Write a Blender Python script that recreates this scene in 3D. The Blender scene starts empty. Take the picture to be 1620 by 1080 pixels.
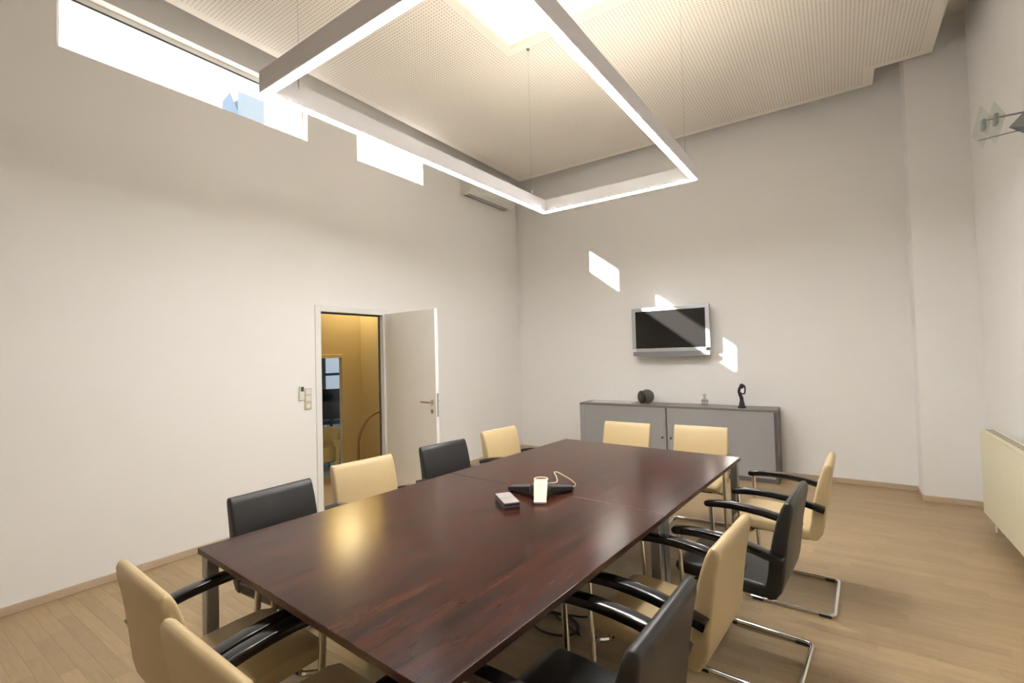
import bpy, bmesh, math, random
from mathutils import Vector, Matrix
random.seed(7)
PI = math.pi
SC = bpy.context.scene
COL = SC.collection

# ------------------------------------------------------------------ camera
cam_d = bpy.data.cameras.new('camera'); cam = bpy.data.objects.new('camera', cam_d); COL.objects.link(cam)
CAM = Vector((4.2704, -6.4019, 1.5236)); YAW, PITCH, ROLL = .6043, .0257, -.0264
_F = Vector((-math.sin(YAW)*math.cos(PITCH), math.cos(YAW)*math.cos(PITCH), math.sin(PITCH)))
_R0 = Vector((math.cos(YAW), math.sin(YAW), 0)); _U0 = _R0.cross(_F)
_R = math.cos(ROLL)*_R0 + math.sin(ROLL)*_U0; _U = -math.sin(ROLL)*_R0 + math.cos(ROLL)*_U0
cam.matrix_world = Matrix(((_R.x, _U.x, -_F.x, CAM.x), (_R.y, _U.y, -_F.y, CAM.y), (_R.z, _U.z, -_F.z, CAM.z), (0, 0, 0, 1)))
cam_d.sensor_width = 36; cam_d.lens = 750.04/1620*36; cam_d.clip_start = .05; cam_d.clip_end = 200
SC.camera = cam

# ------------------------------------------------------------------ world, sun, exposure
w = bpy.data.worlds.new('sky'); SC.world = w; w.use_nodes = True
bg = w.node_tree.nodes['Background']; bg.inputs['Color'].default_value = (.86, .93, 1.0, 1); bg.inputs['Strength'].default_value = 1.3
sd = bpy.data.lights.new('sun', 'SUN'); sun = bpy.data.objects.new('sun', sd); COL.objects.link(sun)
sd.energy = 12; sd.color = (1, .95, .86); sd.angle = math.radians(.53)
sun.rotation_euler = Vector((1, 1.64, -.765)).to_track_quat('-Z', 'Y').to_euler(); sun.location = (-8, -12, 12)
SC.view_settings.view_transform = 'Standard'; SC.view_settings.look = 'None'
SC.view_settings.gamma = 1; SC.view_settings.use_curve_mapping = False
SC.view_settings.exposure = 1.9
LED_DOWN, LED_UP, HALL = 31.0, 12.0, 5.5

# ------------------------------------------------------------------ materials
MATS = {}
def mat(name, col=(.8, .8, .8), rough=.5, metal=0, coat=0, emit=None, es=0, spec=.5, noise=0, nscale=8, bump=0, bscale=60):
    m = bpy.data.materials.new(name); m.use_nodes = True; nt = m.node_tree; b = nt.nodes['Principled BSDF']
    b.inputs['Base Color'].default_value = (*col, 1); b.inputs['Roughness'].default_value = rough; b.inputs['Metallic'].default_value = metal
    b.inputs['Coat Weight'].default_value = coat; b.inputs['Coat Roughness'].default_value = .1; b.inputs['Specular IOR Level'].default_value = spec
    if emit: b.inputs['Emission Color'].default_value = (*emit, 1); b.inputs['Emission Strength'].default_value = es
    N = nt.nodes.new; L = nt.links.new
    g = N('ShaderNodeNewGeometry')
    if noise:
        n = N('ShaderNodeTexNoise'); n.inputs['Scale'].default_value = nscale; n.inputs['Detail'].default_value = 4; L(g.outputs['Position'], n.inputs['Vector'])
        r = N('ShaderNodeMapRange'); r.inputs['To Min'].default_value = 1-noise; r.inputs['To Max'].default_value = 1+noise; L(n.outputs['Fac'], r.inputs['Value'])
        x = N('ShaderNodeVectorMath'); x.operation = 'SCALE'; x.inputs[0].default_value = col; L(r.outputs['Result'], x.inputs['Scale']); L(x.outputs['Vector'], b.inputs['Base Color'])
    if bump:
        n = N('ShaderNodeTexNoise'); n.inputs['Scale'].default_value = bscale; n.inputs['Detail'].default_value = 3; L(g.outputs['Position'], n.inputs['Vector'])
        bp = N('ShaderNodeBump'); bp.inputs['Strength'].default_value = bump; bp.inputs['Distance'].default_value = .004; L(n.outputs['Fac'], bp.inputs['Height']); L(bp.outputs['Normal'], b.inputs['Normal'])
    MATS[name] = m; return m
def wood(name, c1, c2, scale, rough, axis=0, coat=0, island=False, bumpy=.05, ang=0, spec=.5):
    m = bpy.data.materials.new(name); m.use_nodes = True; nt = m.node_tree; b = nt.nodes['Principled BSDF']; N = nt.nodes.new; L = nt.links.new
    g = N('ShaderNodeNewGeometry'); mp = N('ShaderNodeMapping'); mp.vector_type = 'TEXTURE'
    s = [.10, .10, .10]; s[axis] = 1.0
    mp.inputs['Scale'].default_value = s; mp.inputs['Rotation'].default_value = (0, 0, ang)
    n = N('ShaderNodeTexNoise'); n.inputs['Scale'].default_value = scale; n.inputs['Detail'].default_value = 6; n.inputs['Roughness'].default_value = .6
    vec = g.outputs['Position']
    if island:
        oi = N('ShaderNodeObjectInfo'); ad = N('ShaderNodeMath'); ad.operation = 'ADD'; L(oi.outputs['Random'], ad.inputs[0]); L(g.outputs['Random Per Island'], ad.inputs[1])
        fr = N('ShaderNodeMath'); fr.operation = 'FRACT'; L(ad.outputs[0], fr.inputs[0])
        sc = N('ShaderNodeMath'); sc.operation = 'MULTIPLY'; sc.inputs[1].default_value = 37; L(fr.outputs[0], sc.inputs[0])
        va = N('ShaderNodeVectorMath'); va.operation = 'ADD'; L(vec, va.inputs[0]); L(sc.outputs[0], va.inputs[1]); vec = va.outputs['Vector']
    L(vec, mp.inputs['Vector']); L(mp.outputs['Vector'], n.inputs['Vector'])
    rp = N('ShaderNodeValToRGB'); rp.color_ramp.elements[0].position = .33; rp.color_ramp.elements[1].position = .68
    rp.color_ramp.elements[0].color = (*c1, 1); rp.color_ramp.elements[1].color = (*c2, 1); L(n.outputs['Fac'], rp.inputs['Fac'])
    out = rp.outputs['Color']
    if island:
        mr = N('ShaderNodeMapRange'); mr.inputs['To Min'].default_value = .90; mr.inputs['To Max'].default_value = 1.06; L(fr.outputs[0], mr.inputs['Value'])
        x = N('ShaderNodeVectorMath'); x.operation = 'SCALE'; L(out, x.inputs[0]); L(mr.outputs['Result'], x.inputs['Scale']); out = x.outputs['Vector']
    L(out, b.inputs['Base Color']); b.inputs['Roughness'].default_value = rough; b.inputs['Specular IOR Level'].default_value = spec; b.inputs['Coat Weight'].default_value = coat; b.inputs['Coat Roughness'].default_value = .25
    bp = N('ShaderNodeBump'); bp.inputs['Strength'].default_value = bumpy; bp.inputs['Distance'].default_value = .002; L(n.outputs['Fac'], bp.inputs['Height']); L(bp.outputs['Normal'], b.inputs['Normal'])
    MATS[name] = m; return m
def pane_mat(name, tint=(1, 1, 1), refl=.06, rough=0.0):
    m = bpy.data.materials.new(name); m.use_nodes = True; nt = m.node_tree; nt.nodes.remove(nt.nodes['Principled BSDF']); N = nt.nodes.new; L = nt.links.new
    t = N('ShaderNodeBsdfTransparent'); t.inputs['Color'].default_value = (*tint, 1); gl = N('ShaderNodeBsdfGlossy'); gl.inputs['Roughness'].default_value = rough
    mx = N('ShaderNodeMixShader'); mx.inputs['Fac'].default_value = refl; L(t.outputs[0], mx.inputs[1]); L(gl.outputs[0], mx.inputs[2]); L(mx.outputs[0], nt.nodes['Material Output'].inputs['Surface'])
    MATS[name] = m; return m

mat('wall', (.91, .90, .89), .75, noise=.015, nscale=1.5, bump=.08, bscale=140, spec=.25)
mat('wall_low_bounce', (.62, .57, .52), .6, noise=.05, nscale=3)  # unseen near wall, toned darker to cut bounced light around the camera
mat('ceil', (.82, .77, .70), .8, spec=.2)
mat('white_paint', (.92, .90, .85), .35)
mat('frame_white', (.86, .86, .85), .35)
mat('hall_wall', (.82, .72, .51), .7, noise=.03, nscale=2)
mat('base_floor', (.30, .22, .15), .8)
wood('stave', (.385, .275, .150), (.435, .318, .182), 5, .40, 0, island=True)
wood('skirt', (.53, .41, .29), (.60, .47, .34), 8, .45, 0)
wood('table', (.014, .0060, .0050), (.072, .0190, .0100), 1.8, .20, 1, coat=0, ang=-.0641, bumpy=0, spec=.24)
mat('table_edge', (.05, .018, .012), .3)
mat('steel', (.42, .44, .47), .35, metal=.85)
mat('alu', (.55, .55, .57), .4, metal=.5)
mat('chrome', (.78, .77, .74), .08, metal=1)
mat('cream_leather', (.56, .425, .232), .42, noise=.03, nscale=9, bump=.10, bscale=260)
mat('black_leather', (.022, .021, .021), .36, bump=.12, bscale=260)
mat('black_wood', (.009, .008, .008), .13, coat=.4)
mat('rubber', (.012, .012, .012), .6)
mat('cab_grey', (.36, .36, .37), .45)
mat('cab_dark', (.115, .10, .10), .42)
mat('cab_top', (.19, .165, .155), .35)
mat('silver', (.50, .51, .53), .32, metal=.35)
mat('silver_dark', (.26, .265, .28), .4, metal=.3)
mat('screen', (.012, .011, .011), .14, spec=.5)
mat('lamp_alu', (.84, .83, .87), .45)
mat('led', (.9, .85, .7), .5, emit=(1, .985, .94), es=LED_DOWN)
mat('led_far', (.9, .85, .7), .5, emit=(1, 1, 1), es=LED_DOWN*1.7)
mat('led_end', (.9, .85, .7), .5, emit=(1, .97, .91), es=LED_DOWN*.42)
mat('led_up_far', (.9, .85, .7), .5, emit=(1, .92, .80), es=LED_UP*2)
mat('led_up_end', (.9, .85, .7), .5, emit=(1, .89, .73), es=LED_UP*.6)
mat('led_up', (.9, .85, .7), .5, emit=(1, .89, .73), es=LED_UP)
mat('hall_light', (.9, .85, .7), .5, emit=(1, .79, .40), es=HALL)
mat('plastic_white', (.80, .79, .74), .4)
mat('plastic_cream', (.60, .52, .36), .4)
mat('radiator', (.80, .745, .55), .4)
mat('grey_dark', (.06, .06, .06), .5)
mat('phone_black', (.012, .013, .016), .3, coat=.2)
mat('phone_grey', (.30, .30, .30), .35)
mat('box_top', (.34, .31, .30), .4)
mat('box_dark', (.03, .028, .045), .4)
mat('box_mid', (.20, .18, .26), .4)
mat('stone_dark', (.035, .035, .03), .5, noise=.3, nscale=60)
mat('stone_grey', (.13, .13, .115), .6, noise=.15, nscale=60)
mat('ebony', (.012, .008, .007), .3)
mat('paper', (.70, .68, .66), .6)
mat('brass', (.36, .27, .16), .35, metal=.3)
mat('tan_fabric', (.62, .47, .22), .8, noise=.08, nscale=20)
mat('carpet_blue', (.30, .36, .42), .8)
mat('desk', (.55, .54, .5), .5)
mat('roof_blue', (.15, .20, .26), .7)
mat('facade', (.22, .255, .275), .8)
mat('pipe', (.55, .62, .70), .5)
pane_mat('pane', (1, 1, 1), .05)
pane_mat('glass_plate', (.93, .955, .94), .08, .05)
pane_mat('glass_bottle', (.86, .86, .87), .16, .03)
def opal():
    m = bpy.data.materials.new('opal'); m.use_nodes = True; nt = m.node_tree; nt.nodes.remove(nt.nodes['Principled BSDF'])
    t = nt.nodes.new('ShaderNodeBsdfTranslucent'); t.inputs['Color'].default_value = (.92, .86, .70, 1); nt.links.new(t.outputs[0], nt.nodes['Material Output'].inputs['Surface']); MATS['opal'] = m
opal()
# perforated acoustic board: round holes on a square grid
def perforated():
    m = bpy.data.materials.new('perforated'); m.use_nodes = True; nt = m.node_tree; b = nt.nodes['Principled BSDF']; N = nt.nodes.new; L = nt.links.new
    g = N('ShaderNodeNewGeometry'); s = N('ShaderNodeVectorMath'); s.operation = 'SCALE'; s.inputs['Scale'].default_value = 1/.028; L(g.outputs['Position'], s.inputs[0])
    fr = N('ShaderNodeVectorMath'); fr.operation = 'FRACTION'; L(s.outputs['Vector'], fr.inputs[0])
    su = N('ShaderNodeVectorMath'); su.operation = 'SUBTRACT'; su.inputs[1].default_value = (.5, .5, .5); L(fr.outputs['Vector'], su.inputs[0])
    fl = N('ShaderNodeVectorMath'); fl.operation = 'MULTIPLY'; fl.inputs[1].default_value = (1, 1, 0); L(su.outputs['Vector'], fl.inputs[0])
    ln = N('ShaderNodeVectorMath'); ln.operation = 'LENGTH'; L(fl.outputs['Vector'], ln.inputs[0])
    mr = N('ShaderNodeMapRange'); mr.inputs['From Min'].default_value = .20; mr.inputs['From Max'].default_value = .27; L(ln.outputs['Value'], mr.inputs['Value'])
    mx = N('ShaderNodeMix'); mx.data_type = 'RGBA'; mx.inputs['A'].default_value = (.48, .44, .39, 1); mx.inputs['B'].default_value = (.82, .77, .70, 1)
    L(mr.outputs['Result'], mx.inputs['Factor']); L(mx.outputs['Result'], b.inputs['Base Color']); b.inputs['Roughness'].default_value = .8
    bp = N('ShaderNodeBump'); bp.inputs['Strength'].default_value = .6; bp.inputs['Distance'].default_value = .004; L(mr.outputs['Result'], bp.inputs['Height']); L(bp.outputs['Normal'], b.inputs['Normal'])
    MATS['perforated'] = m
perforated()
def tambour():
    m = MATS['cab_grey'].copy(); m.name = 'tambour'; nt = m.node_tree; b = nt.nodes['Principled BSDF']; N = nt.nodes.new; L = nt.links.new
    g = N('ShaderNodeNewGeometry'); wv = N('ShaderNodeTexWave'); wv.bands_direction = 'X'; wv.inputs['Scale'].default_value = 18; L(g.outputs['Position'], wv.inputs['Vector'])
    bp = N('ShaderNodeBump'); bp.inputs['Strength'].default_value = .12; bp.inputs['Distance'].default_value = .002; L(wv.outputs['Fac'], bp.inputs['Height']); L(bp.outputs['Normal'], b.inputs['Normal'])
    MATS['tambour'] = m
tambour()

# ------------------------------------------------------------------ mesh helpers
class MB:
    def __init__(s): s.v = []; s.f = []
    def add(s, v, f):
        o = len(s.v); s.v += [tuple(p) for p in v]; s.f += [tuple(i+o for i in q) for q in f]; return s
    def box(s, x0, x1, y0, y1, z0, z1):
        v = [(x, y, z) for z in (z0, z1) for y in (y0, y1) for x in (x0, x1)]
        return s.add(v, [(0, 2, 3, 1), (4, 5, 7, 6), (0, 1, 5, 4), (2, 6, 7, 3), (0, 4, 6, 2), (1, 3, 7, 5)])
    def prism(s, poly, h0, h1, axis='z'):
        n = len(poly)
        def P(a, b, h): return {'z': (a, b, h), 'y': (a, h, b), 'x': (h, a, b)}[axis]
        v = [P(a, b, h0) for a, b in poly] + [P(a, b, h1) for a, b in poly]
        f = [tuple(range(n))[::-1], tuple(range(n, 2*n))] + [(i, (i+1) % n, n+(i+1) % n, n+i) for i in range(n)]
        return s.add(v, f)
    def tube(s, pts, r, n=8, closed=False, cap=True, flat=1.0):
        pts = [Vector(p) for p in pts]; m = len(pts); rings = []; up = None
        rs = r if isinstance(r, (list, tuple)) else [r]*m
        for i, p in enumerate(pts):
            a = pts[(i-1) % m] if (i or closed) else p; b = pts[(i+1) % m] if (i < m-1 or closed) else p
            t = (b-a).normalized()
            if up is None: up = Vector((0, 0, 1)) if abs(t.z) < .9 else Vector((0, 1, 0))
            u = (up - t*up.dot(t)).normalized(); up = u; q = t.cross(u)
            rings.append([p + rs[i]*(math.cos(2*PI*k/n)*q + flat*math.sin(2*PI*k/n)*u) for k in range(n)])
        v = [x for rg in rings for x in rg]; f = []
        for i in range(m if closed else m-1):
            a, b = i*n, ((i+1) % m)*n
            f += [(a+k, a+(k+1) % n, b+(k+1) % n, b+k) for k in range(n)]
        if cap and not closed: f += [tuple(range(n))[::-1], tuple(range((m-1)*n, m*n))]
        return s.add(v, f)
    def lathe(s, prof, c=(0, 0, 0), n=20):
        v = []; f = []
        for r, z in prof: v += [(c[0]+r*math.cos(2*PI*k/n), c[1]+r*math.sin(2*PI*k/n), c[2]+z) for k in range(n)]
        for i in range(len(prof)-1): f += [(i*n+k, i*n+(k+1) % n, (i+1)*n+(k+1) % n, (i+1)*n+k) for k in range(n)]
        f += [tuple(range(n))[::-1], tuple(range((len(prof)-1)*n, len(prof)*n))]
        return s.add(v, f)
    def sphere(s, c, r, n=16, m=10, sc=(1, 1, 1)):
        v = []; f = []
        for i in range(m+1):
            t = PI*i/m; rr = max(math.sin(t), .004)
            v += [(c[0]+sc[0]*r*rr*math.cos(2*PI*k/n), c[1]+sc[1]*r*rr*math.sin(2*PI*k/n), c[2]-sc[2]*r*math.cos(t)) for k in range(n)]
        for i in range(m): f += [(i*n+k, i*n+(k+1) % n, (i+1)*n+(k+1) % n, (i+1)*n+k) for k in range(n)]
        f += [tuple(range(n))[::-1], tuple(range(m*n, (m+1)*n))]
        return s.add(v, f)
    def sweep(s, line, prof):
        """line: [(x, z, halfthick, halfwidth)], section across y; prof(t, w) -> [(y, off)]"""
        rings = []; m = len(line)
        for i, (x, z, t, wd) in enumerate(line):
            a = line[max(i-1, 0)]; b = line[min(i+1, m-1)]; d = Vector((b[0]-a[0], b[1]-a[1])).normalized(); nx, nz = -d.y, d.x
            rings.append([(x+nx*o, y, z+nz*o) for y, o in prof(t, wd)])
        n = len(rings[0]); v = [p for r in rings for p in r]; f = []
        for i in range(m-1): f += [(i*n+k, i*n+(k+1) % n, (i+1)*n+(k+1) % n, (i+1)*n+k) for k in range(n)]
        f += [tuple(range(n))[::-1], tuple(range((m-1)*n, m*n))]
        return s.add(v, f)
    def mesh(s, name, m, smooth=None, bevel=0, seg=2):
        me = bpy.data.meshes.new(name); me.from_pydata(s.v, [], s.f)
        bm = bmesh.new(); bm.from_mesh(me)
        if bevel:
            es = [e for e in bm.edges if len(e.link_faces) == 2 and e.calc_face_angle(0) > .6]
            bmesh.ops.bevel(bm, geom=es, offset=bevel, segments=seg, affect='EDGES', profile=.5, clamp_overlap=True)
        bmesh.ops.recalc_face_normals(bm, faces=bm.faces); bm.to_mesh(me); bm.free()
        me.materials.append(MATS[m])
        if smooth or bevel:
            for p in me.polygons: p.use_smooth = True
            me.set_sharp_from_angle(angle=smooth if isinstance(smooth, float) else .35 if bevel else .7)
        return me
    def build(s, name, m, parent=None, smooth=None, bevel=0, seg=2, loc=None, rz=None):
        return link(name, s.mesh(name, m, smooth, bevel, seg), parent, loc, rz)
def link(name, me, parent=None, loc=None, rz=None):
    o = bpy.data.objects.new(name, me); COL.objects.link(o)
    if parent: o.parent = parent
    if loc is not None: o.location = loc
    if rz is not None: o.rotation_euler = (0, 0, rz)
    return o
def tag(o, label=None, cat=None, group=None, kind=None):
    if label: o['label'] = label
    if cat: o['category'] = cat
    if group: o['group'] = group
    if kind: o['kind'] = kind
    return o
def thing(name, label, cat, loc=(0, 0, 0), rz=0, group=None):
    return tag(link(name, None, None, loc, rz), label, cat, group)
def struct(o): o['kind'] = 'structure'; return o
def copy_tree(o, parent=None):
    c = o.copy(); COL.objects.link(c)
    if parent: c.parent = parent
    for ch in o.children: copy_tree(ch, c)
    return c
def cells(us, vs, solid):
    return [[1 if solid((us[i]+us[i+1])/2, (vs[j]+vs[j+1])/2) else 0 for j in range(len(vs)-1)] for i in range(len(us)-1)]
def slab(us, vs, h0, h1, axis, solid):
    """plate of grid cells with holes; axis x: (u,v)=(y,z); axis z: (u,v)=(x,y); axis y: (u,v)=(x,z)"""
    us = sorted(set(us)); vs = sorted(set(vs)); c = cells(us, vs, solid); mb = MB()
    def P(u, v, h): return {'z': (u, v, h), 'y': (u, h, v), 'x': (h, u, v)}[axis]
    nu, nv = len(us)-1, len(vs)-1
    def S(i, j): return 0 <= i < nu and 0 <= j < nv and c[i][j]
    for i in range(nu):
        for j in range(nv):
            if not c[i][j]: continue
            a, b, d, e = us[i], us[i+1], vs[j], vs[j+1]
            for h in (h0, h1): mb.add([P(a, d, h), P(b, d, h), P(b, e, h), P(a, e, h)], [(0, 1, 2, 3)])
            for (di, dj, p, q) in ((-1, 0, (a, d), (a, e)), (1, 0, (b, d), (b, e)), (0, -1, (a, d), (b, d)), (0, 1, (a, e), (b, e))):
                if not S(i+di, j+dj): mb.add([P(*p, h0), P(*q, h0), P(*q, h1), P(*p, h1)], [(0, 1, 2, 3)])
    me_v = mb
    return me_v
def weld(o):
    bm = bmesh.new(); bm.from_mesh(o.data); bmesh.ops.remove_doubles(bm, verts=bm.verts, dist=1e-5); bmesh.ops.recalc_face_normals(bm, faces=bm.faces); bm.to_mesh(o.data); bm.free(); return o
def arc_pts(pts, r, n=5):
    """round the corners of a polyline"""
    pts = [Vector(p) for p in pts]; out = [pts[0]]
    for i in range(1, len(pts)-1):
        p, a, b = pts[i], pts[i-1], pts[i+1]; d1 = (a-p).normalized(); d2 = (b-p).normalized()
        k = min(r, (a-p).length*.48, (b-p).length*.48); p1 = p+d1*k; p2 = p+d2*k
        for j in range(n+1):
            t = j/n; out.append((1-t)**2*p1 + 2*t*(1-t)*p + t*t*p2)
    out.append(pts[-1]); return out
def rrect(t, wd, r=None, n=3):
    r = min(t, wd)*.999 if r is None else min(r, t*.999, wd*.999); o = []
    for cx, cz, a0 in ((wd-r, t-r, 0), (-(wd-r), t-r, PI/2), (-(wd-r), -(t-r), PI), (wd-r, -(t-r), 1.5*PI)):
        o += [(cx+r*math.cos(a0+PI/2*k/n), cz+r*math.sin(a0+PI/2*k/n)) for k in range(n+1)]
    return o

# ------------------------------------------------------------------ the room
XR, YN, ZC, ZT = 5.34, -7.7, 4.205, 4.62          # right wall, wall behind, hung ceiling, upper ceiling
W1 = (-5.53, -3.696, 3.685, 4.14); W2 = (-3.105, -2.1085, 3.685, 4.14); DO = (-3.60, -2.79, 0, 2.01)
T = .18; TD = .07
holes = (W1, W2, DO)
def left_solid(y, z): return not any(a < y < b and c < z < d for a, b, c, d in holes)
ys = [YN-.2, .2]+[h for q in holes for h in q[:2]]; zs = [-.02, ZT+.1]+[h for q in holes for h in q[2:]]+[ZT]
wl_ = struct(weld(slab(ys, zs, -TD, 0, 'x', left_solid).build('wall_left', 'wall')))
weld(slab(ys+[-4.4, -2.3], zs+[2.45], -T, -TD, 'x', lambda y, z: left_solid(y, z) and not (-4.4 < y < -2.3 and z < 2.45)).build('outer_layer', 'hall_wall', wl_))
struct(MB().box(0, XR+.3, 0, .2, -.02, ZT+.1).build('wall_back', 'wall'))
struct(MB().prism([(XR, .0), (XR+.25, 0), (XR+.35, YN), (XR+.10, YN)], -.02, ZT+.1).build('wall_right', 'wall'))
struct(MB().box(0, XR+.3, YN-.2, YN, -.02, ZT+.1).build('wall_near', 'wall_low_bounce'))
struct(MB().box(4.889, XR+.02, -.354, .01, 0, ZT+.02).build('wall_pillar', 'wall'))
# skylight and ceiling
SKY = (1.98, 3.36, -4.65, -2.99)
inside = lambda x, y: SKY[0] < x < SKY[1] and SKY[2] < y < SKY[3]
ceil = struct(weld(slab([-T, XR+.3, SKY[0]-.0, SKY[1]], [YN-.2, .2, SKY[2], SKY[3]], ZT, ZT+.25, 'z', lambda x, y: not inside(x, y)).build('ceiling', 'ceil')))
BD = .075; PX = (.25, 4.646, 5.07); PY = (YN+.25, -.61, -.26)
def panel(x, y): return (PX[0] < x < PX[1] and PY[0] < y < PY[2] or PX[0] < x < PX[2] and PY[0] < y < PY[1]) and not inside(x, y)
def field(x, y):
    return all(panel(x+a, y+b) for a in (-BD*.99, 0, BD*.99) for b in (-BD*.99, 0, BD*.99))
ux = [p+d for p in (*PX, SKY[0], SKY[1]) for d in (-BD, 0, BD)]; uy = [p+d for p in (*PY, SKY[2], SKY[3]) for d in (-BD, 0, BD)]
weld(slab(ux, uy, ZC, ZC+.03, 'z', lambda x, y: panel(x, y) and not field(x, y)).build('panel_border', 'ceil', ceil))
weld(slab(ux, uy, ZC, ZC+.03, 'z', field).build('perforated_panel', 'perforated', ceil))
for x in (1.2, 2.66, 4.1):
    for y in (-6.6, -5.2, -1.5): MB().tube([(x, y, ZC+.02), (x, y, ZT+.02)], .006, 6).build('hanger_rod', 'steel', ceil, smooth=True)
# skylight shaft and its pane
sky = struct(link('window_3', None))
sh = MB(); tk = .03
sh.box(SKY[0]-tk, SKY[0], SKY[2]-tk, SKY[3]+tk, ZC+.032, ZT+.75); sh.box(SKY[1], SKY[1]+tk, SKY[2]-tk, SKY[3]+tk, ZC+.032, ZT+.75)
sh.box(SKY[0], SKY[1], SKY[2]-tk, SKY[2], ZC+.032, ZT+.75); sh.box(SKY[0], SKY[1], SKY[3], SKY[3]+tk, ZC+.032, ZT+.75)
sh.build('shaft', 'white_paint', sky)
fr = MB()
for a in ((SKY[0]-.06, SKY[0]+.05, SKY[2]-.06, SKY[3]+.06), (SKY[1]-.05, SKY[1]+.06, SKY[2]-.06, SKY[3]+.06), (SKY[0], SKY[1], SKY[2]-.06, SKY[2]+.05), (SKY[0], SKY[1], SKY[3]-.05, SKY[3]+.06)): fr.box(*a, ZT+.75, ZT+.82)
fr.build('frame', 'frame_white', sky, bevel=.005)
MB().box(SKY[0], SKY[1], SKY[2], SKY[3], ZT+.775, ZT+.785).build('pane', 'pane', sky)
MB().add([(SKY[0]-.02, SKY[2]-.02, ZC+.031), (SKY[1]+.02, SKY[2]-.02, ZC+.031), (SKY[1]+.02, SKY[3]+.02, ZC+.031), (SKY[0]-.02, SKY[3]+.02, ZC+.031)], [(0, 1, 2, 3)]).build('opal_diffuser', 'opal', sky)
# high windows in the left wall
for n, (a, b, c, d) in ((1, W1), (2, W2)):
    wn = struct(link('window_%d' % n, None, None, (-.115, (a+b)/2, c)))
    k = .03; h = d-c; hw = (b-a)/2
    f_ = MB(); f_.box(-.035, .035, -hw, hw, h-.045, h); f_.box(-.035, .035, -hw, hw, 0, .02); f_.box(-.035, .035, -hw, -hw+k, .02, h-.045); f_.box(-.035, .035, hw-k, hw, .02, h-.045)
    f_.build('window_frame', 'frame_white', wn, bevel=.004)
    g_ = MB(); g_.box(.036, .042, -hw+k, hw-k, h-.057, h-.045); g_.build('gasket', 'grey_dark', wn)
    MB().box(-.006, .006, -hw+k-.005, hw-k+.005, .018, h-.043).build('pane', 'pane', wn)
# baseboards
def base(name, x0, x1, y0, y1): struct(MB().box(x0, x1, y0, y1, 0, .055).build(name, 'skirt', bevel=.004))
base('baseboard_left', 0, .014, YN, -3.68); base('baseboard_left', 0, .014, -2.71, 0)
base('baseboard_back', .014, 4.889, -.014, 0); base('baseboard_back', 4.875, 4.889, -.354, -.014); base('baseboard_back', 4.875, XR, -.368, -.354)
struct(MB().prism([(XR-.014+.005, -.354), (XR+.006, -.354), (XR+.10, YN), (XR+.086, YN)], 0, .055).build('baseboard_right', 'skirt'))

# ------------------------------------------------------------------ parquet floor: staves laid along x
floor = struct(MB().box(-.0, XR+.3, YN-.2, .2, -.10, -.009).build('floor', 'base_floor'))
SL, SW = .49, .07
def stave_mesh():
    mb = MB(); a, b, c = SL/2-.0002, SW/2-.0002, .0005
    mb.v = [(-a, -b, -.009), (a, -b, -.009), (a, b, -.009), (-a, b, -.009), (-a, -b, -c), (a, -b, -c), (a, b, -c), (-a, b, -c), (-a+c, -b+c, 0), (a-c, -b+c, 0), (a-c, b-c, 0), (-a+c, b-c, 0)]
    mb.f = [(8, 9, 10, 11)]+[(i, (i+1) % 4, 4+(i+1) % 4, 4+i) for i in range(4)]+[(4+i, 4+(i+1) % 4, 8+(i+1) % 4, 8+i) for i in range(4)]
    return mb
st = stave_mesh(); st_me = st.mesh('stave', 'stave')
spots = []
for j in range(int((.0-YN)/SW)+2):
    y = -SW/2-j*SW; off = (j*.137+.05*((j*7) % 3)) % SL
    for i in range(-1, int(5.6/SL)+2):
        x = i*SL+off; 
        if x+SL/2 > .0 and x-SL/2 < XR+.12: spots.append((x, y))
def seen(x, y):
    d = Vector((x, y, 0))-CAM; z = d.dot(_F)
    if z < .3: return 1e9
    u = 810+750*d.dot(_R)/z; v = 540-750*d.dot(_U)/z
    if not (-20 < u < 1640 and v < 1090): return 1e9
    if 2.0 < x < 4.1 and -5.6 < y < -2.3: return d.length+5
    return d.length
spots.sort(key=lambda p: seen(*p))
rest = MB()
for i, (x, y) in enumerate(spots):
    x0, x1 = max(x-SL/2, 0), min(x+SL/2, XR+.12)
    if i < 300 and x1-x0 > SL-.001: link('stave', st_me, floor, (x, y, 0))
    else:
        s_ = (x1-x0)/SL; cx = (x0+x1)/2
        rest.add([(cx+p[0]*s_, y+p[1], p[2]) for p in st.v], st.f)
tag(rest.build('stave_field', 'stave', floor), kind='stuff')

# ------------------------------------------------------------------ door to the hall
door = struct(link('door_1', None))
jb = MB(); o0, o1, oz = DO[0]-.05, DO[1]+.05, DO[3]+.05
jb.box(-TD-.012, .014, o0, DO[0]+.012, 0, oz); jb.box(-TD-.012, .014, DO[1]-.012, o1, 0, oz); jb.box(-TD-.012, .014, DO[0]+.012, DO[1]-.012, DO[3]-.012, oz)
jb.build('door_frame', 'frame_white', door, bevel=.004)
sl = MB(); sl.box(-.06, -.046, DO[0]+.012, DO[0]+.028, 0, DO[3]-.012); sl.box(-.06, -.046, DO[1]-.028, DO[1]-.012, 0, DO[3]-.012); sl.box(-.06, -.046, DO[0]+.028, DO[1]-.028, DO[3]-.028, DO[3]-.012)
sl.build('door_seal', 'grey_dark', door)
leaf = MB().box(.0, .855, -.04, 0, .008, 2.01).build('door_leaf', 'white_paint', door, bevel=.003, loc=(.02, -2.745, 0), rz=math.radians(-5.2))
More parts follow.
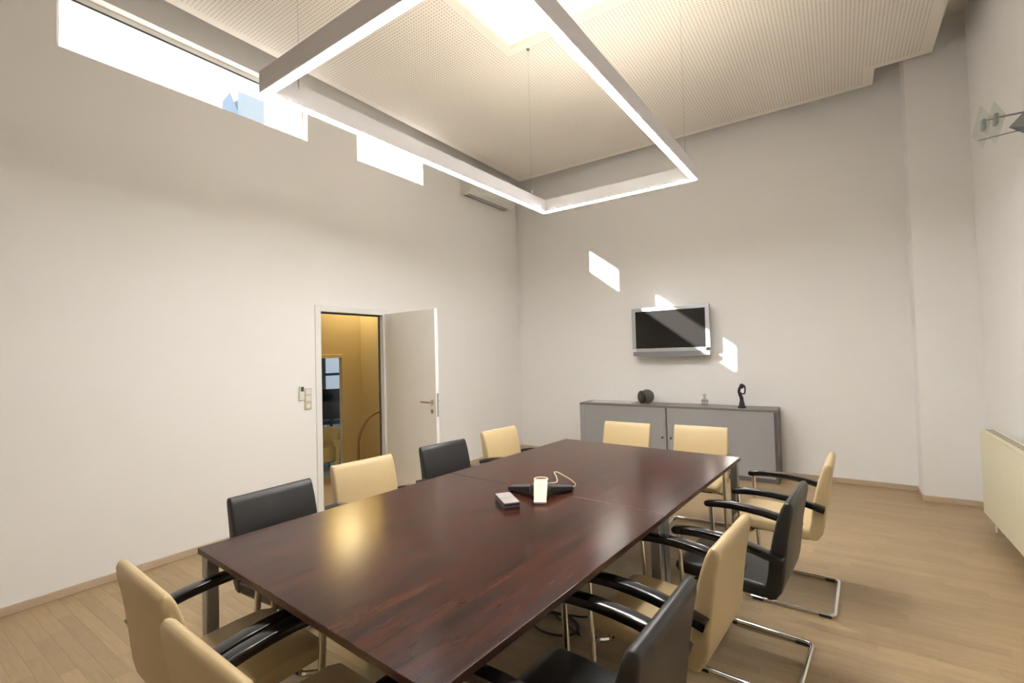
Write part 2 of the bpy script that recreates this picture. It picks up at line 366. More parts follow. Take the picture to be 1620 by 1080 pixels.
for sgn, y in ((-1, -.041), (1, .001)):
    MB().tube([(.80, y, 1.05), (.80, y+sgn*.008, 1.05)], .024, 20).build('rosette', 'chrome', leaf, smooth=True)
    MB().tube(arc_pts([(.80, y, 1.05), (.80, y+sgn*.05, 1.05), (.675, y+sgn*.05, 1.05)], .02), .009, 10).build('lever_handle', 'brass', leaf, smooth=True)
    MB().tube([(.80, y, .955), (.80, y+sgn*.008, .955)], .022, 20).build('lock_rosette', 'chrome', leaf, smooth=True)
MB().box(.853, .857, -.03, -.01, .90, 1.14).build('lock_plate', 'steel', leaf)
for z in (.25, 1.75): MB().tube([(.0, .006, z), (.0, .006, z+.09)], .008, 10).build('hinge', 'steel', leaf, smooth=True)

# ------------------------------------------------------------------ hall and office beyond the door
HZ = -.46; HX = -2.8; HY = -.95
hall = struct(MB().box(-.90, -.0, -5.2, -.8, HZ-.1, -.002).build('floor', 'stave'))
struct(MB().box(-9.2, -.90, -5.2, 4.8, HZ-.1, HZ).build('floor', 'carpet_blue'))
st1 = struct(MB().box(HX, -.90, -5.0, HY, HZ, HZ+.012).build('floor', 'stave'))
for k, x in ((1, -1.18), (2, -1.46)): struct(MB().box(x, -.90 if k == 1 else -1.18, -4.2, HY, HZ, HZ*k/3).build('trim_%d' % k, 'stave'))
hw = lambda y, z: not (-2.32 < y < -1.34 and z < 1.54)
struct(weld(slab([-5.2, -2.32, -1.34, HY+.1], [HZ, 1.54, 3.45], HX-.06, HX, 'x', hw).build('wall_hall_far', 'hall_wall')))
struct(MB().box(HX, -TD, HY, HY+.12, HZ, 3.45).build('wall_hall_end', 'hall_wall'))
struct(MB().box(HX, -T, -5.2, -5.08, HZ, 3.45).build('wall_hall_side', 'hall_wall'))
struct(MB().box(HX-.06, -T, -5.2, HY+.12, 3.4, 3.5).build('ceiling', 'ceil')); struct(MB().box(HX-.1, -T-.001, -5.3, HY+.16, 3.5, 3.55).build('trim_4', 'grey_dark'))  # dark sheet over the hall ceiling: unseen, added against sun bounce
struct(MB().box(-9.3, HX-.06, -3.4, HY+.12, 2.8, 2.86).build('trim_3', 'grey_dark')); struct(MB().box(-9.3, -T-.001, HY+.12, 4.9, 2.8, 2.86).build('trim_5', 'grey_dark'))  # unseen dark roof sheets, added to cut sunlight bounced into the high windows
d2 = MB(); d2.box(HX-.07, HX+.015, -2.37, -2.31, HZ, 1.59); d2.box(HX-.07, HX+.015, -1.35, -1.31, HZ, 1.59); d2.box(HX-.07, HX+.015, -2.31, -1.35, 1.53, 1.59)
struct(d2.build('door_2', 'hall_wall', bevel=.004))
# office shell with a big window
struct(MB().box(-9.2, .0, 4.6, 4.8, HZ, 2.75).build('wall_office_side', 'wall')); struct(MB().box(-9.2, HX-.15, -3.3, -3.1, HZ, 2.75).build('wall_office_near', 'wall'))
struct(MB().box(-9.2, -.1, HY+.12, 4.8, 2.7, 2.8).build('ceiling', 'ceil')); struct(MB().box(-9.2, HX-.06, -3.3, HY+.12, 2.7, 2.8).build('ceiling', 'ceil'))
struct(weld(slab([-3.3, 2.5, 4.3, 4.8], [HZ, .12, 2.4, 2.75], -9.2, -9.05, 'x', lambda y, z: not (2.5 < y < 4.3 and .12 < z < 2.4)).build('wall_office_far', 'grey_dark')))
wo = struct(link('window_4', None, None, (-9.1, 2.5, .12)))
f_ = MB(); f_.box(-.03, .03, 0, 1.8, .86, .94); f_.box(-.03, .03, 0, .05, 0, 2.28); f_.box(-.03, .03, 1.75, 1.8, 0, 2.28); f_.build('window_frame', 'grey_dark', wo)
MB().box(-.006, .006, .05, 1.75, 0, 2.28).build('pane', 'pane', wo)
struct(MB().box(-3.05, -.2, HY+.12, HY+.24, HZ, 2.75).build('wall_office_inner', 'wall'))
# curved handrail of the hall steps
hr = thing('handrail', 'curved brown handrail on the hall steps seen through the doorway', 'handrail', (-1.25, -2.205, HZ/3))
pts = [(0, 0, 0), (0, 0, .45)]+[(-.0, .40-.40*math.cos(t), .45+.44*math.sin(t)) for t in [PI/2*k/10 for k in range(1, 11)]]+[(0, .9, .92)]
MB().tube(pts, .018, 10).build('rail', 'brass', hr, smooth=True)
MB().lathe([(.04, 0), (.04, .008), (.02, .012)], n=16).build('base_flange', 'brass', hr, smooth=True)
MB().tube([(0, .9, .92), (0, 1.25, .92)], .018, 10).build('wall_return', 'brass', hr, smooth=True)
# tan tub chair in the office doorway
tc = thing('tub_chair', 'tan upholstered tub chair standing in the office doorway', 'chair', (-3.48, -1.26, HZ), math.radians(-60))
b_ = MB(); n = 14
vv = []
for i in range(n+1):
    a = -1.9+3.8*i/n; h = .47+.24*math.cos(a*.62)**2; R1, R2 = .33, .25
    vv += [(-R1*math.cos(a), R1*math.sin(a), .14), (-R1*1.08*math.cos(a), R1*1.08*math.sin(a), h), (-R2*1.05*math.cos(a), R2*1.05*math.sin(a), h), (-R2*math.cos(a), R2*math.sin(a), .14)]
ff = [(4*i+k, 4*i+(k+1) % 4, 4*i+4+(k+1) % 4, 4*i+4+k) for i in range(n) for k in range(4)]+[(0, 1, 2, 3), (4*n+3, 4*n+2, 4*n+1, 4*n)]
b_.add(vv, ff).build('back_shell', 'tan_fabric', tc, bevel=.03, seg=3)
MB().lathe([(.20, .12), (.27, .16), (.28, .36), (.26, .41), (.05, .42)], n=24).build('seat', 'tan_fabric', tc, smooth=True)
for x, y in ((-.2, -.2), (-.2, .2), (.2, -.2), (.2, .2)): MB().tube([(x, y, 0), (x*.9, y*.9, .15)], [.012, .018], 8).build('leg', 'grey_dark', tc, smooth=True)
# office desk, monitor, office chair
dk = thing('office_desk', 'pale office desk by the window beyond the hall', 'desk', (-6.6, 1.35, HZ))
MB().box(-.4, .4, -.8, .8, .71, .74).build('desktop', 'desk', dk, bevel=.004)
for x in (-.35, .35):
    for y in (-.74, .74): MB().box(x-.025, x+.025, y-.025, y+.025, 0, .71).build('leg', 'silver', dk)
mo = thing('monitor', 'black computer monitor on the office desk', 'monitor', (-6.5, 1.05, HZ+.74), math.radians(-30))
MB().box(-.02, .02, -.27, .27, .12, .46).build('screen', 'screen', mo, bevel=.006); MB().box(-.015, .015, -.03, .03, .01, .2).build('stand', 'rubber', mo); MB().box(-.09, .09, -.12, .12, 0, .012).build('foot', 'rubber', mo, bevel=.003)
oc = thing('office_chair', 'black swivel office chair at the office desk', 'chair', (-5.7, .42, HZ), math.radians(150))
MB().box(-.24, .22, -.24, .24, .45, .53).build('seat', 'black_leather', oc, bevel=.03, seg=3); MB().box(-.30, -.23, -.23, .23, .58, 1.0).build('backrest', 'black_leather', oc, bevel=.03, seg=3)
MB().box(-.27, -.24, -.03, .03, .46, .7).build('back_bar', 'rubber', oc); MB().tube([(0, 0, .08), (0, 0, .46)], .03, 12).build('column', 'rubber', oc, smooth=True)
for k in range(5):
    a = 2*PI*k/5; MB().tube([(0, 0, .10), (.3*math.cos(a), .3*math.sin(a), .07)], [.025, .015], 8).build('foot_arm', 'rubber', oc, smooth=True)
    MB().sphere((.3*math.cos(a), .3*math.sin(a), .03), .03, 10, 6).build('castor', 'rubber', oc, smooth=True)
# two globe pendants in the tall hall, washing its upper wall
for x, y, lb in ((-2.55, -1.405, 'above the office doorway'),):
    hl = thing('globe_pendant', 'white globe pendant lamp in the hall, '+lb, 'lamp', (x, y, 2.95))
    MB().sphere((0, 0, 0), .21, 24, 14).build('globe', 'hall_light', hl, smooth=True); MB().tube([(0, 0, .17), (0, 0, .46)], .004, 8).build('cord', 'rubber', hl, smooth=True); MB().lathe([(.05, .45), (.05, .43), (.01, .41)], n=16).build('canopy', 'frame_white', hl, smooth=True)

# ------------------------------------------------------------------ conference tables (two square ones pushed together)
TO = Vector((2.1986, -2.580)); TA = -.0641
def tp(x, y, z=0): return (TO.x+math.cos(TA)*x-math.sin(TA)*y, TO.y+math.sin(TA)*x+math.cos(TA)*y, z)
TW = 1.461
def table(y0, y1, label):
    t = thing('conference_table', label, 'table', tp(TW/2, (y0+y1)/2), TA); hx, hy = TW/2, abs(y1-y0)/2-.0008
    top = MB().box(-hx, hx, -hy, hy, .715, .74).build('tabletop', 'table', t, bevel=.002)
    for e in ((-hx-.0006, -hx+.001, -hy, hy), (hx-.001, hx+.0006, -hy, hy), (-hx, hx, -hy-.0006, -hy+.001), (-hx, hx, hy-.001, hy+.0006)): MB().box(*e, .717, .738).build('edge_band', 'table_edge', top)
    for sx in (-1, 1):
        for sy in (-1, 1):
            cx, cy = sx*(hx-.035), sy*(hy-.035); l = MB().box(cx-.025, cx+.025, cy-.025, cy+.025, .012, .715).build('leg', 'steel', t, bevel=.006)
            MB().lathe([(.018, 0), (.018, .013)], (cx, cy, 0), 12).build('foot', 'rubber', l, smooth=True)
    ins = .16
    for s in (-1, 1):
        MB().box(-hx+ins, hx-ins, s*(hy-ins)-.02, s*(hy-ins)+.02, .665, .7145).build('rail', 'steel', t, bevel=.003)
        MB().box(s*(hx-ins)-.02, s*(hx-ins)+.02, -hy+ins, hy-ins, .665, .7145).build('rail', 'steel', t, bevel=.003)
        for q in (-1, 1): MB().tube([(s*(hx-.04), q*(hy-.04), .69), (s*(hx-ins), q*(hy-ins), .69)], .028, 4, flat=.85).build('corner_bar', 'steel', t)
    return t
table(-1.453, 0, 'dark brown square conference table on steel legs, the one towards the grey cabinets')
table(-2.931, -1.4535, 'dark brown square conference table with reddish grain, the one farther from the grey cabinets')

# ------------------------------------------------------------------ cantilever armchairs
def chair_meshes():
    M = {}
    hwid = .225
    # backrest: swept pad, x forward
    bl = [(-.150, .415, .020), (-.163, .425, .030), (-.180, .455, .034), (-.190, .50, .034), (-.197, .56, .034), (-.204, .615, .033), (-.214, .68, .031), (-.228, .747, .028), (-.243, .805, .024), (-.250, .830, .019), (-.2525, .839, .012), (-.2535, .843, .005)]
    M['back'] = MB().sweep([(x, z, t, hwid-(.006 if z > .84 else .002 if z > .835 else 0)) for x, z, t in bl], lambda t, wd: rrect(t, wd, .014))
    sl_ = [(.262, .437, .006), (.259, .438, .018), (.25, .440, .026), (.21, .445, .031), (.12, .444, .032), (.02, .438, .032), (-.08, .432, .032), (-.135, .430, .032), (-.16, .434, .030), (-.172, .441, .018)]
    M['seat'] = MB().sweep([(x, z, t, hwid-.004-(.02 if x > .258 else .008 if x > .245 else 0)) for x, z, t in sl_], lambda t, wd: rrect(t, wd, .016))
    for s, nm in ((1, 'armL'), (-1, 'armR')):
        al = [(.252, .634, .006), (.249, .635, .013), (.238, .638, .016), (.18, .645, .0165), (.11, .648, .0165), (.03, .645, .0165), (-.05, .637, .0165), (-.12, .625, .0165), (-.18, .609, .0165), (-.222, .597, .0165), (-.228, .595, .015)]
        mb = MB().sweep([(x, z, t, .026 if x < .24 else .021) for x, z, t in al], lambda t, wd: rrect(t, wd, .0045))
        mb.v = [(x, y+s*.252, z) for x, y, z in mb.v]; M[nm] = mb
    path = arc_pts([(.222, .252, .630), (.198, .252, .013), (-.255, .252, .013), (-.255, -.252, .013), (.198, -.252, .013), (.222, -.252, .630)], .035, 6)
    M['frame'] = MB().tube(path, .0125, 10)
    M['cross'] = MB().tube(arc_pts([(.213, .252, .395), (.16, .20, .392), (.16, -.20, .392), (.213, -.252, .395)], .03, 4), .011, 8)
    M['mount'] = MB().box(-.12, .2, -.16, .16, .392, .408)
    M['glide'] = [MB().box(x-.03, x+.03, s*.252-.0145, s*.252+.0145, 0.0, .016) for x in (-.21, .13) for s in (-1, 1)]
    out = {}
    for c in ('cream_leather', 'black_leather'):
        out[c] = [('backrest', M['back'].mesh('backrest', c, smooth=.9)), ('seat', M['seat'].mesh('seat', c, smooth=.9))]
    com = [('armrest', M['armL'].mesh('armrest', 'black_wood', smooth=.6)), ('armrest', M['armR'].mesh('armrest', 'black_wood', smooth=.6)), ('cantilever_frame', M['frame'].mesh('cantilever_frame', 'chrome', smooth=True)),
           ('crossbar', M['cross'].mesh('crossbar', 'chrome', smooth=True)), ('seat_mount', M['mount'].mesh('seat_mount', 'rubber', bevel=.004))]+[('glide', g.mesh('glide', 'rubber', bevel=.003)) for g in M['glide']]
    return {k: v+com for k, v in out.items()}
CM = chair_meshes()
def chair(colour, bx, by, face, yaw, label):
    """bx, by: top middle of the back in table coordinates; face: direction faced"""
    a = {'R': PI, 'L': 0, 'F': -PI/2, 'N': PI/2}[face]+math.radians(yaw)
    ox, oy = bx+.25*math.cos(a), by+.25*math.sin(a)
    t = thing('armchair', label, 'chair', tp(ox, oy), a+TA, group='cantilever armchairs around the conference table')
    for nm, me in CM[colour+'_leather']: link(nm, me, t)
    return t
K = ' leather armchair '
chair('black', -0.295, -2.485, 'L', 4, 'black'+K+'on the door side, at the table end away from the cabinets')
chair('cream', -0.462, -1.812, 'L', -3.5, 'cream'+K+'on the door side, between two black ones')
chair('black', -0.435, -1.107, 'L', -4, 'black'+K+'on the door side, between two cream ones')
chair('cream', -0.498, -0.356, 'L', -2.5, 'cream'+K+'on the door side, at the table corner towards the grey cabinets')
chair('cream', 0.352, 0.533, 'F', 4, 'cream'+K+'at the cabinet end of the table, nearer the door side')
chair('cream', 1.001, 0.622, 'F', 5.5, 'cream'+K+'at the cabinet end of the table, nearer the radiator side')
chair('cream', 2.02, -0.24, 'R', 1.5, 'cream'+K+'on the radiator side, at the table corner towards the grey cabinets')
chair('black', 1.955, -1.1, 'R', -1, 'black'+K+'on the radiator side, between two cream ones')
chair('cream', 1.831, -1.777, 'R', -1, 'cream'+K+'on the radiator side, between two black ones')
chair('black', 1.831, -2.449, 'R', 1, 'black'+K+'on the radiator side, at the table end away from the cabinets')
chair('cream', 0.418, -3.224, 'N', 0.6, 'cream'+K+'at the table end facing the grey cabinets, nearer the door side')
chair('cream', 1, -3.25, 'N', 2, 'cream'+K+'at the table end facing the grey cabinets, nearer the radiator side')

# ------------------------------------------------------------------ things on the table
ph = thing('conference_phone', 'black three-legged conference phone on the seam of the tables', 'phone', tp(.785, -1.534, .74), TA+math.radians(33))
for k in range(3):
    a = -PI/2+2*PI*k/3; l = .205 if k else .10
    c, s = math.cos(a), math.sin(a)
    def q(r, w_, z): return (r*c-w_*s, r*s+w_*c, z)
    v = [q(0, -.055, .022), q(0, .055, .022), q(l, .024, .003), q(l, -.024, .003), q(0, -.05, .060), q(0, .05, .060), q(l, .020, .026), q(l, -.020, .026)]
    MB().add(v, [(3, 2, 1, 0), (4, 5, 6, 7), (0, 1, 5, 4), (1, 2, 6, 5), (2, 3, 7, 6), (3, 0, 4, 7)]).build('leg', 'phone_black', ph, bevel=.006)
    MB().sphere(q(l-.012, 0, .008), .014, 10, 6, (1, 1, .57)).build('foot', 'rubber', ph, smooth=True)
MB().lathe([(.03, .0), (.06, .012), (.062, .045), (.05, .062), (.02, .066)], n=24).build('body', 'phone_black', ph, smooth=True)
MB().lathe([(.036, .064), (.036, .068), (.01, .069)], n=24).build('speaker_grille', 'phone_grey', ph, smooth=True)
pad = thing('handset', 'cream handset leaning on the front leg of the conference phone', 'handset', tp(.871, -1.656, .74), TA+math.radians(33))
def yswap(mb): mb.v = [(y, x, z) for x, y, z in mb.v]; return mb
yswap(MB().sweep([(.004, .013, .009, .033), (.03, .024, .010, .034), (.08, .044, .010, .036), (.13, .062, .010, .038), (.170, .076, .0095, .038), (.176, .078, .005, .036)], lambda t, wd: rrect(t, wd, .006))).build('shell', 'plastic_cream', pad, smooth=.8)
yswap(MB().sweep([(-.012, .007, .003, .030), (-.010, .008, .007, .033), (.006, .0125, .0095, .0335)], lambda t, wd: rrect(t, wd, .005))).build('end_cap', 'paper', pad, smooth=.8)
MB().tube([(.038*math.cos(2*PI*k/24), .190+.034*math.sin(2*PI*k/24), .079) for k in range(24)], .004, 8, closed=True).build('ring', 'plastic_cream', pad, smooth=True)
def smooth_curve(pts, n=8):
    pts = [Vector(p) for p in pts]; out = []
    for i in range(len(pts)-1):
        p0, p1, p2, p3 = pts[max(i-1, 0)], pts[i], pts[i+1], pts[min(i+2, len(pts)-1)]
        for k in range(n):
            t = k/n; out.append(.5*((2*p1)+(-p0+p2)*t+(2*p0-5*p1+4*p2-p3)*t*t+(-p0+3*p1-3*p2+p3)*t**3))
    return out+[pts[-1]]
tag(MB().tube(smooth_curve([tp(.80, -1.47, .795), tp(.815, -1.41, .79), tp(.76, -1.33, .795), tp(.708, -1.271, .80), tp(.735, -1.275, .805), tp(.79, -1.30, .80), tp(.85, -1.29, .77), tp(.862, -1.295, .747), tp(.80, -1.34, .744), tp(.76, -1.37, .744)], 8), .0035, 8).build('phone_cord', 'plastic_cream', smooth=True), 'thin cream cord looping up behind the conference phone', 'cord')
for k in (0, 1):
    e = (-.0462, .0462)[k]; ca, sa = math.cos(math.radians(-35)), math.sin(math.radians(-35))
    cb = thing('card_box', 'small dark box with grey lid by the conference phone, '+('towards the doorway', 'towards the handset')[k], 'box', tp(.727+e*ca, -1.75+e*sa, .74), TA+math.radians(-35), group='small boxes on the table')
    MB().box(-.0455, .0455, -.041, .041, 0, .011).build('base', 'box_dark', cb, bevel=.002); MB().box(-.0445, .0445, -.0405, .0405, .011, .017).build('layer', 'box_mid', cb); MB().box(-.0455, .0455, -.041, .041, .017, .028).build('body', 'box_dark', cb, bevel=.002)
    MB().box(-.0445, .0445, -.0415, .0415, .028, .034).build('lid', 'box_top', cb, bevel=.002)
# ------------------------------------------------------------------ cables on the floor under the table
pts = [tp(.80+.13*math.cos(t)*(1+.05*t/6), -1.45+.10*math.sin(t), .008+.003*t/6) for t in [.35*k for k in range(44)]]
tag(MB().tube(smooth_curve([tp(.40, -1.2, .007)]+pts+[tp(.95, -1.25, .008), tp(.70, -1.10, .007), tp(.45, -1.05, .007)], 3), .0055, 6).build('floor_cable', 'rubber', smooth=True), 'black cable coiled on the floor under the conference tables', 'cable')

# ------------------------------------------------------------------ grey tambour cabinets along the back wall
CX0, CX1, CY, CH = 1.251, 3.669, -.4026, .8162; CM_ = 2.448
def cabinet(x0, x1, knob, label):
    c = thing('cabinet', label, 'cabinet', ((x0+x1)/2, CY/2-.012, 0)); h = (x1-x0)/2; d = .19; z1 = CH-.026
    b = MB(); b.box(-h, -h+.02, -d, d, .05, z1); b.box(h-.02, h, -d, d, .05, z1); b.box(-h+.02, h-.02, d-.01, d, .05, z1); b.box(-h+.02, h-.02, -d, d, .05, .07); b.box(-h+.02, h-.02, -d, d, z1-.02, z1)
    b.build('body', 'cab_grey', c, bevel=.002)
    MB().box(-h, h, -d-.002, d, 0, .05).build('plinth', 'cab_dark', c, bevel=.003)
    dr = MB().box(-h+.02, h-.02, -d+.008, -d+.022, .07, z1-.02).build('tambour_door', 'tambour', c)
    for s in (-1, 1): MB().box(s*(h-.045)-.022, s*(h-.045)+.022, -d+.001, -d+.018, .07, z1-.02).build('side_strip', 'cab_grey', c, bevel=.002)
    kx = knob*(h-.045)
    MB().tube([(kx, -d+.002, .42), (kx, -d-.016, .42)], [.012, .014], 14).build('knob', 'grey_dark', dr, smooth=True)
    return c
cabinet(CX0, CM_-.008, 1, 'grey tambour cabinet by the back wall, the unit under the disc sculpture')
cab2 = cabinet(CM_+.008, CX1-.03, -1, 'grey tambour cabinet by the back wall, the unit under the dark figurine')
hx = (CX1-CX0)/2
tag(MB().box(-hx, hx, CY-.002, -.018, CH-.026, CH).build('worktop', 'cab_top', bevel=.003, loc=((CX0+CX1)/2, 0, 0)), 'long dark grey top board lying over both grey cabinets', 'worktop')
MB().box(-.03, 0, -.199, .185, 0, CH-.026).build('end_panel', 'cab_dark', cab2, bevel=.003, loc=((CX1-.008-CM_+.03)/2, 0, 0))
# ornaments on the cabinets
ds = thing('disc_sculpture', 'round stone sculpture of two overlapping discs on the grey cabinet', 'sculpture', (2.115, -.2, CH), 0)
def disc(nm, m, c, r, hw_, ang):
    mb = MB().lathe([(.02, -hw_), (r*.8, -hw_*.95), (r, -hw_*.4), (r, hw_*.4), (r*.8, hw_*.95), (.02, hw_)], (0, 0, 0), 28)
    mb.v = [(x, z, y) for x, y, z in mb.v]; mb.build(nm, m, ds, smooth=.8, loc=c, rz=ang)
disc('dark_disc', 'stone_dark', (-.035, -.025, .085), .085, .028, math.radians(-42)); disc('grey_disc', 'stone_grey', (.028, .0, .093), .093, .026, math.radians(38))
gb = thing('glass_trophy', 'small clear glass decanter on the grey cabinet', 'glass', (2.855, -.14, CH))
MB().lathe([(.036, 0), (.042, .01), (.042, .055), (.034, .075), (.014, .085), (.012, .10)], n=20).build('body', 'glass_bottle', gb, smooth=.8); MB().sphere((0, 0, .122), .022, 14, 8).build('stopper', 'glass_bottle', gb, smooth=True)
MB().lathe([(.0425, .05), (.0425, .06)], n=20).build('band', 'silver_dark', gb, smooth=True)
fg = thing('figurine', 'slender dark wooden figurine with an arm raised to its head on the cabinet', 'figurine', (3.30, -.27, CH), math.radians(10))
MB().lathe([(.046, 0), (.048, .012), (.036, .02), (.030, .05), (.022, .085), (.017, .10)], n=18).build('base', 'ebony', fg, smooth=.8)
MB().tube(smooth_curve([(0, 0, .09), (-.004, 0, .12), (-.016, 0, .155), (-.026, 0, .19), (-.020, 0, .225), (-.004, 0, .25)], 5), [.022-.0]+[.0215]*5+[.020]*5+[.017]*5+[.015]*5+[.015]*5, 10).build('torso', 'ebony', fg, smooth=True)
MB().sphere((.004, 0, .255), .026, 14, 10, (1, .9, 1.15)).build('head', 'ebony', fg, smooth=True)
MB().tube(smooth_curve([(.018, 0, .27), (.036, 0, .25), (.037, 0, .20), (.030, 0, .17), (.008, 0, .165), (-.012, 0, .175)], 5), .0085, 8).build('raised_arm', 'ebony', fg, smooth=True)
for k, (x, y, r) in enumerate(((1.50, -.20, .1), (1.80, -.18, -.05))): tag(MB().box(-.105, .105, -.148, .148, 0, .004).build('paper_sheets', 'paper', loc=(x, y, CH), rz=PI/2+r), 'thin stack of white paper lying on the grey cabinet, '+('towards the door wall', 'beside the disc sculpture')[k], 'papers', 'papers on the cabinet')

# ------------------------------------------------------------------ television on the back wall
tv = thing('television', 'silver framed flat television mounted on the white back wall', 'television', (2.463, -.175, 1.50), math.radians(1.5))
f_ = MB(); f_.box(-.492, .492, -.03, .03, .535, .583); f_.box(-.492, -.442, -.03, .03, .04, .535); f_.box(.442, .492, -.03, .03, .04, .535); f_.box(-.442, .442, -.03, .03, 0, .045)
f_.build('frame', 'silver', tv, bevel=.004)
MB().box(-.443, .443, -.022, .02, .043, .537).build('screen', 'screen', tv)
MB().box(-.45, .45, .03, .075, .05, .53).build('back_cover', 'grey_dark', tv, bevel=.02)
sp = [(-.485, .002), (.485, .002)]+[(.485-.97*k/12, -.052-.020*math.sin(PI*k/12)) for k in range(13)]
MB().prism(sp, -.026, .03, 'y').build('speaker_bar', 'silver_dark', tv, bevel=.003)
MB().box(-.12, .12, .16, .172, .18, .42).build('wall_plate', 'steel', tv, bevel=.002); MB().box(-.04, .04, .07, .165, .25, .34).build('mount_arm', 'steel', tv)

# ------------------------------------------------------------------ rectangular LED pendant
pl = thing('pendant_lamp', 'large rectangular pendant lamp with glowing warm light strips above the tables', 'lamp', (0, 0, 0))
CR = [Vector(p) for p in ((2.033, -5.232), (2.078, -2.661), (3.435, -2.666), (3.40, -5.235))]
cen = sum(CR, Vector((0, 0)))/4; LW, Z0, Z1 = .046, 2.80, 2.905
def inset(d):
    out = []
    for i in range(4):
        p, a, b = CR[i], CR[i-1], CR[(i+1) % 4]; e1 = (p-a).normalized(); e2 = (b-p).normalized()
        n1 = Vector((e1.y, -e1.x)); n2 = Vector((e2.y, -e2.x)); k = 1+n1.dot(n2); out.append(p+(n1+n2)*d/k)
    return out
def bars(d0, d1, z0, z1, name, m, par, bev=0):
    A, B = inset(d0), inset(d1); obs = []
    for i in range(4):
        j = (i+1) % 4; obs.append(MB().prism([A[i], A[j], B[j], B[i]], z0, z1).build(name, m+({1: '_far', 3: '_end'}.get(i, '') if m[:3] == 'led' else ''), par[i] if isinstance(par, list) else par, bevel=bev))
    return obs
pr = bars(0, .004, Z0, Z1, 'profile', 'lamp_alu', pl)
bars(LW-.004, LW, Z0, Z1, 'inner_flange', 'lamp_alu', pr)
bars(.004, LW-.004, Z0+.045, Z0+.055, 'web', 'lamp_alu', pr)
bars(.006, LW-.006, Z0-.004, Z0+.010, 'light_strip', 'led', pr)
bars(.004, LW-.004, Z1-.02, Z1-.014, 'upper_light_strip', 'led_up', pr)
for x, y in ((2.085, -5.06), (2.105, -2.90), (3.408, -2.90), (3.378, -5.06)):
    cb = MB().tube([(x, y, Z1-.03), (x, y, ZC+.005)], .0011, 6).build('suspension_cable', 'steel', pl, smooth=True)
    MB().tube([(x, y, Z1-.02), (x, y, Z1+.035)], .006, 8).build('gripper', 'chrome', cb, smooth=True); MB().lathe([(.014, 0), (.014, .012), (.006, .02)], (x, y, ZC-.015), 10).build('ceiling_cap', 'steel', cb, smooth=True)

# ------------------------------------------------------------------ air conditioner, radiator, wall lamp, switches
ac = thing('air_conditioner', 'white wall mounted air conditioner high in the room corner', 'air conditioner', (0, -.86, 3.76))
prf = [(0, 0), (.12, 0), (.19, .03), (.215, .09), (.215, .24), (.19, .28), (0, .28)]
MB().prism([(a, b) for a, b in prf], -.53, .53, 'y').build('body', 'plastic_white', ac, bevel=.01)
MB().box(.05, .06, -.47, .47, -.004, .004).build('vent_slot', 'grey_dark', ac); MB().box(.095, .115, -.47, .47, -.006, .004).build('louvre', 'silver_dark', ac); MB().box(.02, .028, -.47, .47, -.004, .004).build('vent_slot', 'grey_dark', ac)
rd = thing('radiator', 'cream panel radiator on the right hand wall', 'radiator', (5.20, -1.80, .12), math.radians(.3))
MB().box(0, .016, -.82, .82, 0, .66).build('front_panel', 'radiator', rd, bevel=.005); MB().box(.09, .106, -.82, .82, 0, .66).build('rear_panel', 'radiator', rd, bevel=.005)
for s in (-1, 1): MB().box(.012, .095, s*.815-.008, s*.815+.008, .0, .675).build('side_panel', 'radiator', rd, bevel=.003)
gr = MB().box(.004, .102, -.82, .82, .66, .68).build('top_cover', 'radiator', rd, bevel=.004)
for k in range(26): MB().box(.03, .08, -.79+k*.0625, -.79+k*.0625+.02, .679, .6815).build('vent_slot', 'grey_dark', gr)
for y in (-.5, .5): MB().box(.1, .17, y-.02, y+.02, .1, .6).build('bracket', 'radiator', rd)
MB().tube([(.05, .70, -.12), (.05, .70, .01)], .009, 8).build('pipe', 'radiator', rd, smooth=True)
wl = thing('wall_lamp', 'wall lamp of clear square glass plates clamped on metal rods', 'lamp', (5.17, -1.88, 3.0))
def plate(x, y, z, s, rot, tilt, nm='glass_plate'):
    o = MB().box(-.003, .003, -s, s, -s, s).build(nm, 'glass_plate', wl, bevel=.001); o.location = (x, y, z); o.rotation_euler = (rot, tilt, math.radians(9)); return o
plate(.02, -.02, .0, .105, math.radians(47), 0); plate(-.04, .0, .0, .105, math.radians(43), 0)
for x, z in ((.03, .03), (-.03, .01)): MB().box(x-.01, x+.01, -.03, .03, z-.035, z+.035).build('clamp', 'steel', wl, bevel=.003)
MB().tube([(-.04, 0, .04), (.23, 0, .04)], .006, 8).build('rod', 'steel', wl, smooth=True); MB().tube([(-.06, 0, -.09), (.23, 0, -.07)], .0045, 8).build('rod', 'steel', wl, smooth=True)
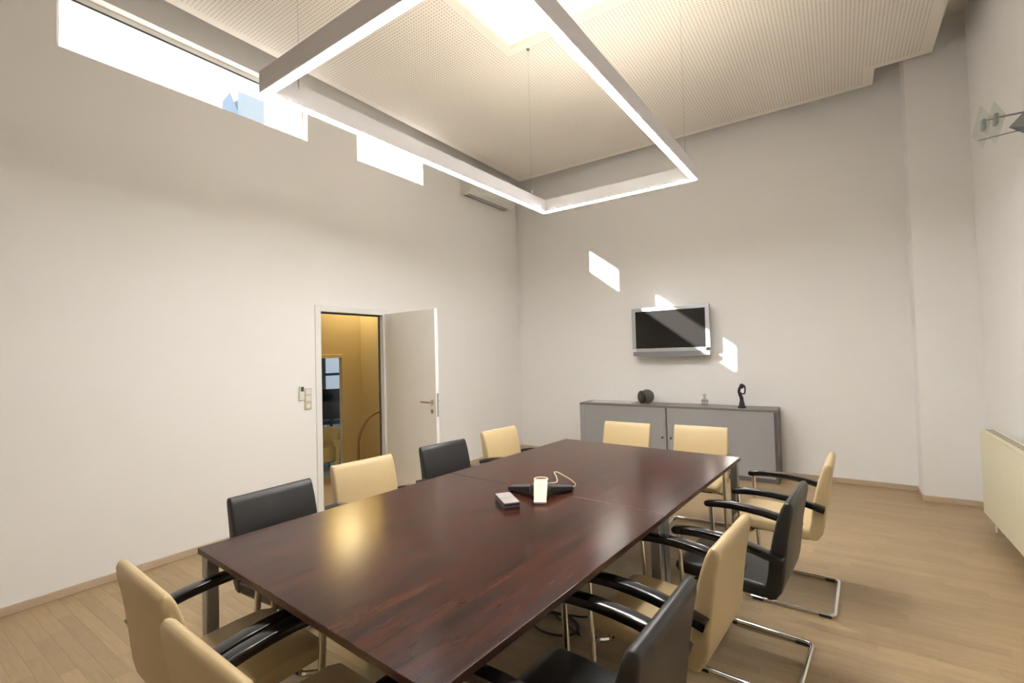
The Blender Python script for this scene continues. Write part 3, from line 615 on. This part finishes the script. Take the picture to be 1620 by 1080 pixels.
MB().add([(.085, -.02, -.05), (.175, -.09, .05), (.175, .05, .05), (.175, .05, -.09), (.175, -.09, -.09)], [(0, 1, 2), (0, 2, 3), (0, 3, 4), (0, 4, 1), (1, 4, 3, 2)]).build('wall_bracket', 'silver_dark', wl)
sp_ = thing('switch_plate', 'cream wall switch and socket plate beside the door frame', 'switch', (0, -3.737, 1.035))
MB().box(0, .010, -.036, .036, 0, .205).build('plate', 'plastic_cream', sp_, bevel=.003); MB().box(.010, .015, -.027, .027, .145, .197).build('rocker', 'plastic_white', sp_, bevel=.002); MB().box(.010, .015, -.027, .027, .08, .135).build('rocker', 'plastic_white', sp_, bevel=.002)
MB().lathe([(.024, 0), (.024, .004), (.018, .003)], n=16).build('socket', 'plastic_white', sp_, smooth=True, loc=(.010, 0, .037)).rotation_euler = (0, PI/2, 0)
rm = thing('remote_control', 'white air conditioner remote in a holder on the wall beside the switches', 'remote', (0, -3.805, 1.13))
MB().box(0, .018, -.027, .027, 0, .09).build('holder', 'plastic_white', rm, bevel=.004); MB().box(.004, .022, -.024, .024, .02, .135).build('remote_body', 'plastic_white', rm, bevel=.004); MB().box(.0215, .0235, -.014, .016, .085, .128).build('display', 'grey_dark', rm)

# ------------------------------------------------------------------ outside: neighbouring house seen through the high window
struct(MB().box(-60, 60, -60, 60, -.9, HZ-.12).build('floor', 'cab_dark'))  # ground sheet out of view, added to block sky light from below
nb = thing('neighbour_house', 'pale house with a bluish roof turret outside the high window', 'building', (-12, 0, 0))
MB().box(-5, 0, -3, 6, -.5, 9.3).build('wall', 'facade', nb); MB().box(-5.1, .15, -3.1, 6.1, 9.3, 9.42).build('roof', 'roof_blue', nb)
MB().prism([(.88, 9.3), (.905, 10.0), (1.144, 10.42), (1.40, 9.83), (1.42, 9.3)], -.9, 0, 'x').build('turret', 'roof_blue', nb); MB().box(-3, -.05, 1.41, 2.3, 9.42, 10.6).build('upper_wall', 'facade', nb)
for y, z in ((-.577, 12.5), (-.005, 12.5)): MB().tube([(0, y, 9.4), (0, y, z)], .035, 8).build('pole', 'pipe', nb, smooth=True)
MB().tube([(-.3, 1.46, 10.5), (-.3, 1.46, 11.4)], .06, 8).build('chimney_pipe', 'pipe', nb, smooth=True)
